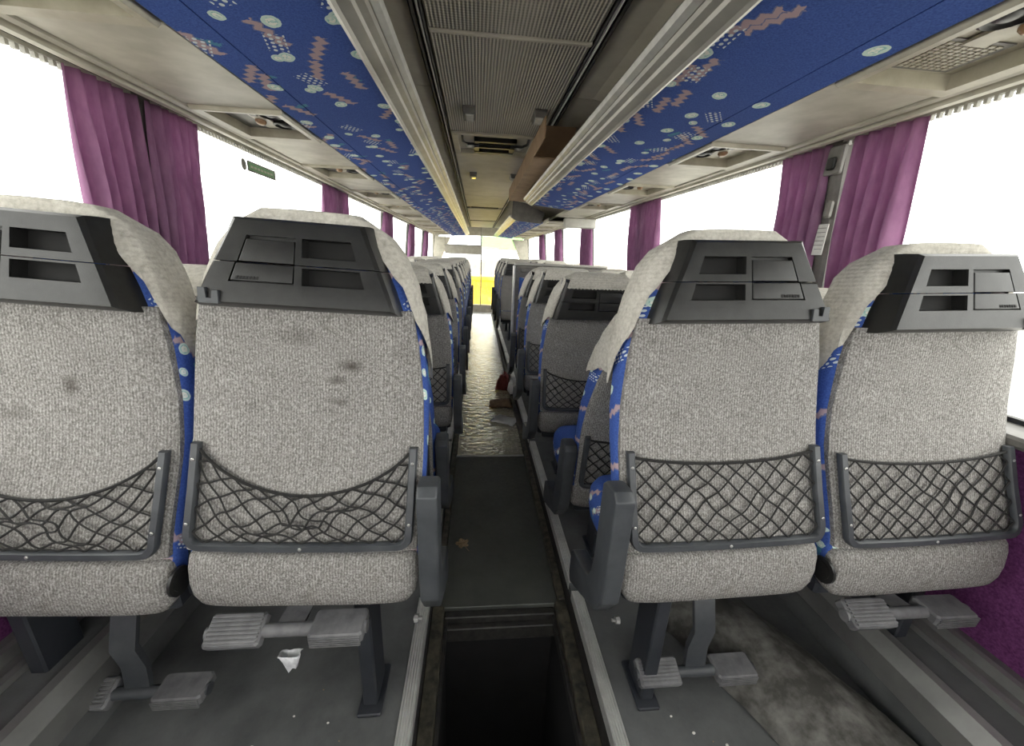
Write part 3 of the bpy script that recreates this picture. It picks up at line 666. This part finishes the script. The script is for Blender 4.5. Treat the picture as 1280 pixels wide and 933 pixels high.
def m_cover(kind, seed):
    rnd = random.Random(seed); mb = MB(); n = 56; rows = 11; rings = []
    def plastic_hw(z): return lerp(.186, .142, (z-.606)/.158)+.008
    lo = []
    for k in range(n):
        a = 2*math.pi*(k+.5)/n; x, y, _ = sec(.66, a); sn = math.sin(a)
        zf = .47 if kind == 'A' else .53
        if sn > 0: z0 = zf
        else:
            f = min(1, max(0, (y-yr(.66))/th(.66)))
            z0 = lerp(.605, zf, f)
            if kind == 'A':
                ax = abs(x)
                if ax < .128: z0 = .776
                elif f < .12: z0 = .63+(.192-ax)/(.192-.128)*.14 if ax < .192 else .63
            else:
                if abs(x) < .150: z0 = .765
                elif f < .2: z0 = .60
        lo.append(min(z0, .788))
    lo = [(lo[k-1]+2*lo[k]+lo[(k+1) % n])/4 for k in range(n)]
    for i in range(rows):
        t = i/(rows-1); r = []
        for k in range(n):
            a = 2*math.pi*(k+.5)/n; z = lerp(lo[k], .795, t)
            off = .008+.0025*math.sin(k*2.3+seed)*(1-t)+rnd.uniform(-.0008, .0008)
            p = sec(z, a, off); r.append((p[0], p[1], z+(.006 if i == rows-1 else .004*t)))
        rings.append(r)
    c = (0, sum(p[1] for p in rings[-1])/n, .806)
    top = [(p[0]*.5+c[0]*.5, p[1]*.5+c[1]*.5, c[2]-.001) for p in rings[-1]]
    mb.loft(rings+[top], cap=False); k = len(mb.v); mb.v.append(c); base = k-n
    mb.f += [(base+j, base+(j+1) % n, k) for j in range(n)]
    if kind == 'B':       # pleated flap hanging over the tray top, and side flaps
        us = [i/40*2-1 for i in range(41)]
        fl = []
        for y, z, w in ((.030, .803, .10), (-.005, .802, .125), (-.032, .794, .135), (-.046, .778, .142), (-.053, .762, .148), (-.057, .748, .152)):
            fl.append([(u*w, y-.002*math.sin(u*70)*(1 if z < .80 else 0), z+(0.004 if z > .8 else 0)-(0.002*math.sin(u*70) if z < .755 else 0)) for u in us])
        mb.grid(fl); mb.grid([[(x, y-.003, z) for x, y, z in r] for r in fl[2:]])
        for s in (-1, 1):
            sf = []
            for z in (.60, .63, .66, .69, .72, .745, .765, .785):
                xi = plastic_hw(min(z, .77))+.004; xo = wz(z)+.008
                sf.append([(s*lerp(xi, max(xo, xi+.004), t), lerp(-.012, yr(z)+.01, t*t)-.006*math.sin(t*3.1), z) for t in (0, .25, .5, .75, 1)])
            mb.grid(sf)
    me = mb.mesh('headrest_cover', 'cover', 70); return me
def m_netframe():
    mb = MB(); hw, zt, zb = .212, .340, .143; path = [(-hw, zt), (-hw, .25), (-hw, .175)]
    for k in range(5): a = math.pi+k*math.pi/8; path.append((-hw+.022+.022*math.cos(a), zb+.022+.022*math.sin(a)))
    for x in (-.12, -.06, 0, .06, .12): path.append((x, zb-.003*(1-(x/.212)**2)))
    path += [(-x, z) for x, z in reversed(path[:8])]
    rings = []
    for i, (x, z) in enumerate(path):
        p0, p1 = path[max(i-1, 0)], path[min(i+1, len(path)-1)]
        d = Vector((p1[0]-p0[0], p1[1]-p0[1])).normalized(); nrm = Vector((-d.y, d.x)); w = .0085
        ys = yr(z)-.0115; r = []
        for a, dd in ((-1, 0), (-1, -.009), (-.7, -.013), (.7, -.013), (1, -.009), (1, 0)): r.append((x+nrm.x*w*a, ys+dd, z+nrm.y*w*a))
        rings.append(r)
    return mb.loft(rings).mesh('net_frame', 'grey_pl', 35)
SAG = {'deep': (.088, .011), 'mid': (.045, .005), 'tight': (.018, .004)}
def m_net(kind, seed):
    sag, wob = SAG[kind]; mb = MB(); rnd = random.Random(seed); W_ = .204; zb = .149; zt = .328; nx, ny = 9.0, 4.0
    ph = [rnd.uniform(0, 6.28) for _ in range(8)]
    def pos(s, t):
        top = zt-sag*(4*s*(1-s))**.85; z = zb+t*(top-zb)
        e = math.sin(math.pi*s)*math.sin(math.pi*min(1, t*1.05))
        dx = wob*e*(math.sin(s*11+t*5+ph[0])+.6*math.sin(s*23-t*9+ph[1])); dz = wob*e*(math.sin(s*9-t*7+ph[2])+.7*math.sin(s*19+t*11+ph[3]))
        x = (2*s-1)*W_+dx; z += dz
        return (x, yr(z)-.018-.004*e*math.sin(s*7+ph[4])-(.01*e if kind != 'tight' else 0), z)
    for fam in (1, -1):
        for k in range(-int(ny), int(nx)+int(ny)+1):
            pts = []
            for i in range(25):
                t = i/24; s = (k+fam*t*ny+(0.5 if fam > 0 else .5))/nx
                if -1e-6 <= s <= 1+1e-6: pts.append(pos(min(1, max(0, s)), t))
            if len(pts) > 1: mb.tube(pts, .0021, 4)
    mb.tube([pos(i/32, 1.0) for i in range(33)], .0032, 5)
    return mb.mesh('net', 'net', 60)
def m_cushion(yf=.47):
    mb = MB(); rings = []
    for z, w, i in ((-.02, .195, .02), (-.01, .208, .006), (.03, .214, 0), (.075, .212, .002), (.10, .200, .015), (.108, .17, .05)):
        y0, y1 = .05+i, yf-i
        rings.append([(w*math.copysign(abs(math.cos(a))**.35, math.cos(a)), (y0+y1)/2+(y1-y0)/2*math.copysign(abs(math.sin(a))**.35, math.sin(a)), z) for a in [2*math.pi*(k+.5)/24 for k in range(24)]])
    return mb.loft(rings).mesh('seat_cushion', 'blue_seat', 60)
def m_frame(yf=.44): return MB().box(-.195, .195, -.01, yf, -.06, -.021, .006).box(-.215, .215, .02, .07, -.05, .03, .006).mesh('seat_frame_shade', 'steel')  # frame beam, with a dark box added for the shadow under the cushion
def m_arm(mir):
    # outline in y (forward), z, relative to the seat-back reference; post at the back, cut-out, front lobe
    o = [(-.085, .10), (-.088, .29), (-.070, .305), (-.020, .298), (-.006, .285), (-.004, .10), (.004, .045), (.022, .012), (.05, -.005), (.10, -.02), (.15, -.03), (.168, -.045), (.170, -.12), (.155, -.145), (.06, -.09), (-.04, -.03), (-.08, .03)]
    o = [(y, z) for y, z in o]
    mb = MB().prism(o, 'x', .238, .279, .005)
    if mir: mb.mirx()
    return mb.mesh('armrest', 'grey_pl', 45, bev=.003)
def m_armbolt(mir):
    mb = MB()
    for r, x0, x1 in ((.004, .218, .2375), (.009, .220, .229)): mb.loft([[(x, -.055+r*math.cos(a*math.pi/4), -.045+r*math.sin(a*math.pi/4)) for a in range(8)] for x in (x0, x1)])
    if mir: mb.mirx()
    return mb.mesh('armrest_bolt', 'alu_dull', 40)
def m_hinge():
    mb = MB()
    for r, x0, x1 in ((.030, -.003, .003), (.020, -.0045, .0045)): mb.loft([[(x, -.02+r*math.cos(a*math.pi/7), .11+r*math.sin(a*math.pi/7)) for a in range(14)] for x in (x0, x1)])
    return mb.mesh('hinge', 'black', 40)
def m_leg(h, key):
    mb = MB().box(-.018, .018, -.03, .06, 0.012, h-.04, .004).box(-.03, .03, -.05, .08, 0, .0119, .003)
    return mb.mesh('leg', 'steel')
def m_strap(kind, h):
    mb = MB()
    if kind == 'low': path = [(.10, h-.05), (.03, h-.10), (.0, h*.55), (.012, .16), (.008, .115), (.004, .09)]
    else: path = [(.10, h-.05), (.02, h-.055), (-.03, h-.070), (-.065, h-.066)]
    rings = [[(-.028, y, z), (.028, y, z), (.028, y+.014, z+.006), (-.028, y+.014, z+.006)] for y, z in path]
    mb.loft(rings); yy, zz = path[-1]
    mb.loft([[(x, yy+.014*math.cos(a*math.pi/6), zz+.014*math.sin(a*math.pi/6)) for a in range(12)] for x in (-.165, .165)])
    return mb.mesh('footrest_arm', 'ped' if kind == 'up' else 'grey_pl', 40)
def m_pad(flat):
    mb = MB(); w = .056
    mb.box(-w, w, -.030, .034, -.014, .0155, .005)
    if flat:
        for k in range(7): mb.box(-w+.005, w-.005, -.024+k*.0078, -.024+k*.0078+.0042, .0156, .0190)
    else:
        for k in range(5): mb.box(-w+.004, w-.004, -.0335, -.0301, -.015+k*.006, -.0115+k*.006)
    return mb.mesh('pedal_pad', 'ped', 30)
def m_screw():
    return MB().loft([[(r*math.cos(a*math.pi/4), y, r*math.sin(a*math.pi/4)) for a in range(8)] for r, y in ((.0035, 0), (.0035, -.0012), (.002, -.002))]).mesh('screw', 'bolt')

def seat(x, y0, zb, rec, label, mir, arm=0, net='tight', cover='A', seed=0, foot=None, legx=0.09, level=0, group=None, hinge=0, lean=0.0, stain=None):
    """zb: height of the lower edge of the back above the seat platform"""
    t = thing('coach_seat', label, 'seat', (x, y0, PF), group)
    P = Vector((0, -.02, .04)); a = math.radians(rec); eu = (a, math.radians(lean), 0); R = Euler(eu).to_matrix(); off = P-R@P+Vector((0, 0, zb))
    vr = CUR[0] = 'narrow' if level == 0 else 'wide'
    def b(name, me, par=None):
        if par: return link(name, me, par)
        return link(name, me, t, off, eu)
    b('backrest', cached('back', m_back)); b('back_panel', cached(('panel', stain), lambda: m_panel(stain or 'carpet'))); b('lower_panel', cached('lower', m_lower))
    su = b('tray_shell', cached(('shU', mir, vr), lambda: m_shell('upper', mir))); sl = b('tray_shell', cached(('shL', mir, vr), lambda: m_shell('lower', mir)))
    if level < 2:
        b('compartment_shade', cached(('in', mir, vr), lambda: m_inner(mir)), sl)
        b('tray_door', cached(('dU', mir, vr), lambda: m_door('upper', mir)), su); b('tray_door', cached(('dL', mir, vr), lambda: m_door('lower', mir)), sl)
        b('tray_latch', cached(('la', mir, vr), lambda: m_latch(mir)), sl)
        if level == 0: b('embossed_mark', cached(('em', mir), lambda: m_emboss(mir)), sl)
    b('headrest_cover', cached(('cov', cover, seed % 3), lambda: m_cover(cover, seed % 3)))
    if level < 2:
        nf = b('net_frame', cached('nf', m_netframe)); b('net', cached(('net', net, seed % 4), lambda: m_net(net, seed % 4)))
        if level == 0:
            for sx, sz in ((-.212, .31), (-.212, .19), (.212, .31), (.212, .19), (0, .141)): link('screw', cached('scr', m_screw), nf, (sx, yr(sz)-.0245, sz))
    link('seat_cushion', cached(('cush', level == 0), lambda: m_cushion(.31 if level == 0 else .44)), t, (0, 0, zb)); link('seat_frame_shade', cached(('frame', level == 0), lambda: m_frame(.28 if level == 0 else .42)), t, (0, 0, zb))
    if arm:
        am = link('armrest', cached(('arm', arm), lambda: m_arm(arm < 0)), t, (0, 0, zb-.018), (math.radians(max(0, rec)*.35), 0, 0))
        if level == 0: link('bolt', cached(('ab', arm), lambda: m_armbolt(arm < 0)), am)
    if hinge: link('hinge', cached('hinge', m_hinge), t, (hinge*.242, -.03, zb-.05))
    link('leg', cached(('leg', round(zb, 3)), lambda: m_leg(zb, 0)), t, (legx, .02, 0))
    if foot:
        fx = -.045 if legx == .09 else .035 if legx == -.14 else .045 if legx == -.085 else .0
        fa = link('footrest_arm', cached(('st', foot, round(zb, 3)), lambda: m_strap(foot, zb)), t, (fx, 0, 0))
        yy, zz = (.004, .09) if foot == 'low' else (-.065, zb-.066)
        fl = legx < 0
        p1 = link('pedal_pad', cached(('pad', True), lambda: m_pad(True)), fa, (-.105, yy, zz), (math.radians(28 if foot == 'low' else 30), 0, 0))
        p2 = link('pedal_pad', cached(('pad', False), lambda: m_pad(False)), fa, (.105, yy, zz), (math.radians(4), 0, 0))
    return t
# --- rows. first row stands higher, over the wheel arch
AX, WXS = .452, .945
ZR1, ZR = .415, .275
G = 'grey-backed coach seats'
seat(-AX, .735, ZR1, -6, 'aisle seat beside the open floor hatch with deeply sagging pocket net and raised footrest', False, 1, 'deep', 'A', 1, 'up', .09, 0, G, lean=2.0, stain='carpet_a')
seat(-WXS, .735, ZR1, -6, 'window seat beside the sagging-net aisle seat, lowered footrest, exit sticker side', False, 0, 'deep', 'A', 2, 'low', -.14, 0, G, hinge=1, lean=3.2, stain='carpet_b')
seat(AX, .705, ZR1+.002, -6, 'aisle seat beside the open floor hatch with tight pocket net and lowered footrest', True, -1, 'tight', 'A', 0, 'low', -.085, 0, G, lean=-1.8)
seat(WXS+.006, .705, ZR1-.004, -6, 'window seat with tight pocket net and raised footrest over the heater duct', True, 0, 'tight', 'A', 2, 'up', .11, 0, G, hinge=-1, lean=-2.2)
LY = [1.285, 1.93, 2.60, 3.28, 3.95, 4.62, 5.29, 5.96, 6.63, 7.30, 7.97]
LR = [24, 8, 8, 1, 1, 1, 1, 1, 1, 1, 1]
for i, (y, rc) in enumerate(zip(LY, LR)):
    lv = 1 if i < 3 else 2
    dx = .02 if i == 0 else 0
    seat(-AX-dx, y, ZR, rc, 'grey-backed aisle seat with pale headrest cover, %s row ahead of the sagging-net seat' % ORD[i], False, 1, 'tight', 'B', i, None, .09, lv, G)
    seat(-WXS-dx*.4, y, ZR, rc if i else 10, 'grey-backed window seat with pale headrest cover, %s row ahead of the sagging-net seat' % ORD[i], False, 0, 'mid', 'B', i+1, None, -.14, lv, G)
RY = [1.235, 1.86, 2.50, 3.10]; RR = [22, 7, 7, 16]
for i, (y, rc) in enumerate(zip(RY, RR)):
    lv = 1; dx = .022 if i == 0 else 0
    seat(AX+dx, y, ZR, rc, 'grey-backed aisle seat with pale headrest cover, %s row ahead of the tight-net seat' % ORD[i], True, -1, ['tight', 'mid', 'tight', 'tight'][i], 'B', i, None, -.085, lv, G)
    seat(WXS+dx*.5, y, ZR, rc if i else 10, 'grey-backed window seat with pale headrest cover, %s row ahead of the tight-net seat' % ORD[i], True, 0, 'mid', 'B', i+1, None, .11, lv, G)
for i, y in enumerate((5.35, 6.02, 6.69, 7.36)):
    seat(AX, y, ZR+.02, 1, 'grey-backed aisle seat with pale cover, %s row beyond the half-height partition' % ORD[i], True, -1, 'tight', 'B', i, None, -.085, 2, G)
    seat(WXS, y, ZR+.02, 1, 'grey-backed window seat with pale cover, %s row beyond the half-height partition' % ORD[i], True, 0, 'tight', 'B', i+1, None, .11, 2, G)

# ================================================================== PARTITION, FLOOR THINGS
p = thing('partition', 'half-height grey partition with pale edge trim behind the stairwell gap', 'partition', (0, 3.78, PF))
obj('panel', MB().box(.262, 1.15, -.02, .02, .12, 1.06, .006), 'pillar', p); obj('top_rail', MB().box(.25, 1.16, -.03, .03, 1.0601, 1.085, .008), 'rail', p)
obj('edge_trim', MB().box(.238, .2615, -.025, .025, 0, 1.06, .008), 'alu', p); obj('ledge', MB().box(.31, 1.12, -.05, -.0201, 1.0, 1.04, .006), 'unit_dk', p)
obj('fabric_patch', MB().box(.30, .42, -.032, -.0201, .72, .95, .004), 'blue_seat', p); obj('foot', MB().box(1.08, 1.12, -.02, .02, 0, .1199), 'steel', p)
# worn mat humped over the wheel arch
hm = MB(); rows = []
for i in range(15):
    t = i/14; cx, cyy = lerp(.60, .90, t), lerp(1.10, .42, t); w = .15; hgt = .10*math.sin(math.pi*min(1, .12+.88*t*.9))**.5
    r = []
    for j in range(17):
        u = j/16*2-1; r.append((min(.985, cx+u*w*.95), cyy+u*w*.30, PF+.003+hgt*max(0, math.cos(u*math.pi/2))**.6+.004*math.sin(i*1.7+j)))
    rows.append(r)
o = obj('floor_mat', hm.grid(rows), 'hump', smooth=80); tag(o, 'mottled grey worn mat humped over the wheel arch beneath the tight-net seats', 'mat')
sm = o.modifiers.new('thick', 'SOLIDIFY'); sm.thickness = .006; sm.offset = 1
tg = obj('mat_edging', MB().prism([(.60, .90), (.612, .908), (.80, .585), (.79, .578)], 'z', PF, PF+.03, .002), 'hump'); tag(tg, 'thin worn upstand strip along the humped grey mat', 'edging')
# leaf
lf = MB(); n = 30; pts = [((.020+.012*abs(math.sin(k*2.5*math.pi/n*2)))*math.cos(k*2*math.pi/n), (.020+.012*abs(math.sin(k*2.5*math.pi/n*2)))*math.sin(k*2*math.pi/n), .002+.006*abs(math.sin(k*1.3))) for k in range(n)]
k0 = len(lf.v); lf.v += pts+[(0, 0, .004)]; lf.f += [(k, (k+1) % n, n) for k in range(n)]
lfo = obj('dry_leaf', lf, 'leaf', None, (-.152, 1.44, .001)); tag(lfo, 'curled dry brown leaf lying on the dark aisle floor', 'leaf'); obj('stem', MB().tube([(.0, .0, .004), (.02, -.03, .003), (.03, -.045, .002)], .0012, 5), 'leaf', lfo)
def crumple(name, mat, loc, size, seed, label, cat, rows=9):
    rnd = random.Random(seed); g = []
    for i in range(rows):
        r = []
        for j in range(rows):
            u, v = i/(rows-1)*2-1, j/(rows-1)*2-1
            r.append((u*size[0]*(1+rnd.uniform(-.12, .12)), v*size[1]*(1+rnd.uniform(-.12, .12)), .004+size[2]*max(0, (1-u*u)*(1-v*v))**.5*rnd.uniform(.35, 1)))
        g.append(r)
    o = obj(name, MB().grid(g), mat, None, loc, (0, 0, rnd.uniform(-.5, .5)), smooth=50); tag(o, label, cat)
    s_ = o.modifiers.new('thick', 'SOLIDIFY'); s_.thickness = .0025; s_.offset = -1; return o
crumple('paper_sheet', 'white', (.135, 2.80, .001), (.10, .075, .018), 3, 'crumpled white paper sheet on the shiny aisle floor', 'paper')
crumple('cloth_bundle', 'brown', (.12, 3.15, .001), (.10, .09, .03), 8, 'flat brown rag on the shiny aisle floor', 'rag')
crumple('red_bag', 'red', (.175, 3.62, .001), (.07, .11, .18), 5, 'small dark red bag slumped against the aisle kerb', 'bag')
crumple('plastic_bag', 'white', (.235, 3.40, .024), (.03, .07, .16), 6, 'white plastic bag hanging by the aisle kerb', 'bag')
crumple('plastic_wrapper', 'plast', (-.50, .665, .40), (.022, .012, .05), 9, 'crumpled clear wrapper stuck on the raised footrest', 'wrapper', 6).rotation_euler = (math.radians(170), 0, 0)
for i, (x, y) in enumerate(((-.50, .78), (-.46, .70), (-.62, .66), (-.42, .66), (-.55, .72), (.46, .62), (.50, .60), (.42, .66), (.53, .59), (-.70, .62))):
    rr = .0022+.0013*(i % 3); c = MB().loft([[(rr*k*math.cos(a*math.pi/3+i), rr*k*math.sin(a*math.pi/3+i)*.7, z*rr) for a in range(6)] for k, z in ((.7, 0), (1, .5), (.6, 1.0))])
    tag(obj('crumb', c, 'white' if i % 3 else 'leaf', None, (x, y, PF)), 'tiny pale crumb of litter on the dark floor under the seats', 'crumb', 'crumbs on the floor')

# ================================================================== FRONT: blind, and what stands outside
bl = thing('roller_blind', 'grey-beige roller blind half lowered over the windscreen', 'blind', (-.47, 10.35, 1.46))
obj('sheet', MB().box(-.46, .46, -.006, .006, -.19, 0, .002), 'visor', bl); obj('roller', MB().tube([(-.47, 0, .012), (.47, 0, .012)], .016, 10), 'rail', bl, smooth=40); obj('bottom_bar', MB().box(-.46, .46, -.009, .009, -.205, -.1901, .003), 'rail', bl)
for x in (-.45, .45): obj('cord', MB().tube([(x, 0, .02), (x, 0, .478)], .004, 5), 'black_rub', bl)
dsh = thing('dashboard', 'dark dashboard with steering wheel below the windscreen', 'dashboard', (-.72, 10.2, -.38))
obj('console', MB().prism([(-.15, 0), (.40, 0), (.40, .95), (.1, .98), (-.15, .85)], 'x', -.42, .35, .02), 'grey_pl', dsh)
sw = MB(); sw.loft([[(.23*math.cos(a)+.012*math.cos(q)*math.cos(a), -.30+(.23+.012*math.cos(q))*math.sin(a)*.45, 1.0+(.23+.012*math.cos(q))*math.sin(a)*.85+.012*math.sin(q)) for q in [k*math.pi/3 for k in range(6)]] for a in [k*2*math.pi/28 for k in range(29)]], cap=False); obj('steering_wheel', sw, 'black', dsh, smooth=50)
obj('column', MB().tube([(0, -.30, 1.0), (0, -.05, .75)], .03, 8), 'black', dsh)
gr = MB().box(-60, 60, -50, 90, -1.8, -1.6); struct(obj('ground', gr, 'concrete'), 'pale concrete yard around the coach')
yb = thing('skip_container', 'yellow steel container standing ahead of the windscreen', 'container', (.2, 15.0, -1.6))
obj('body', MB().prism([(-1.5, .25), (1.7, .25), (1.9, 2.05), (-1.7, 2.05)], 'y', -.8, 2.2, .04), 'yellow', yb)
for x in (-1.2, -.4, .4, 1.2): obj('rib', MB().box(x-.05, x+.05, -.86, -.8, .26, 2.04, .01), 'yellow', yb)
obj('top_rim', MB().box(-1.75, 1.95, -.9, -.78, 1.98, 2.12, .02), 'yellow', yb)
for x in (-1.0, 1.1): obj('skid', MB().box(x-.1, x+.1, -.7, 2.1, 0, .2499), 'steel', yb)
fc = thing('boundary_fence', 'pale brown board fence far beyond the yellow container', 'fence', (0, 27, -1.6))
for k in range(40): obj('board', MB().box(-10+k*.5, -10+k*.5+.47, -.02, .02, 0.05, 2.55+.03*(k % 2)), 'fence', fc)
for k in range(6): obj('post', MB().box(-10+k*4-.06, -10+k*4+.06, .0201, .14, 0, 2.5), 'fence', fc)
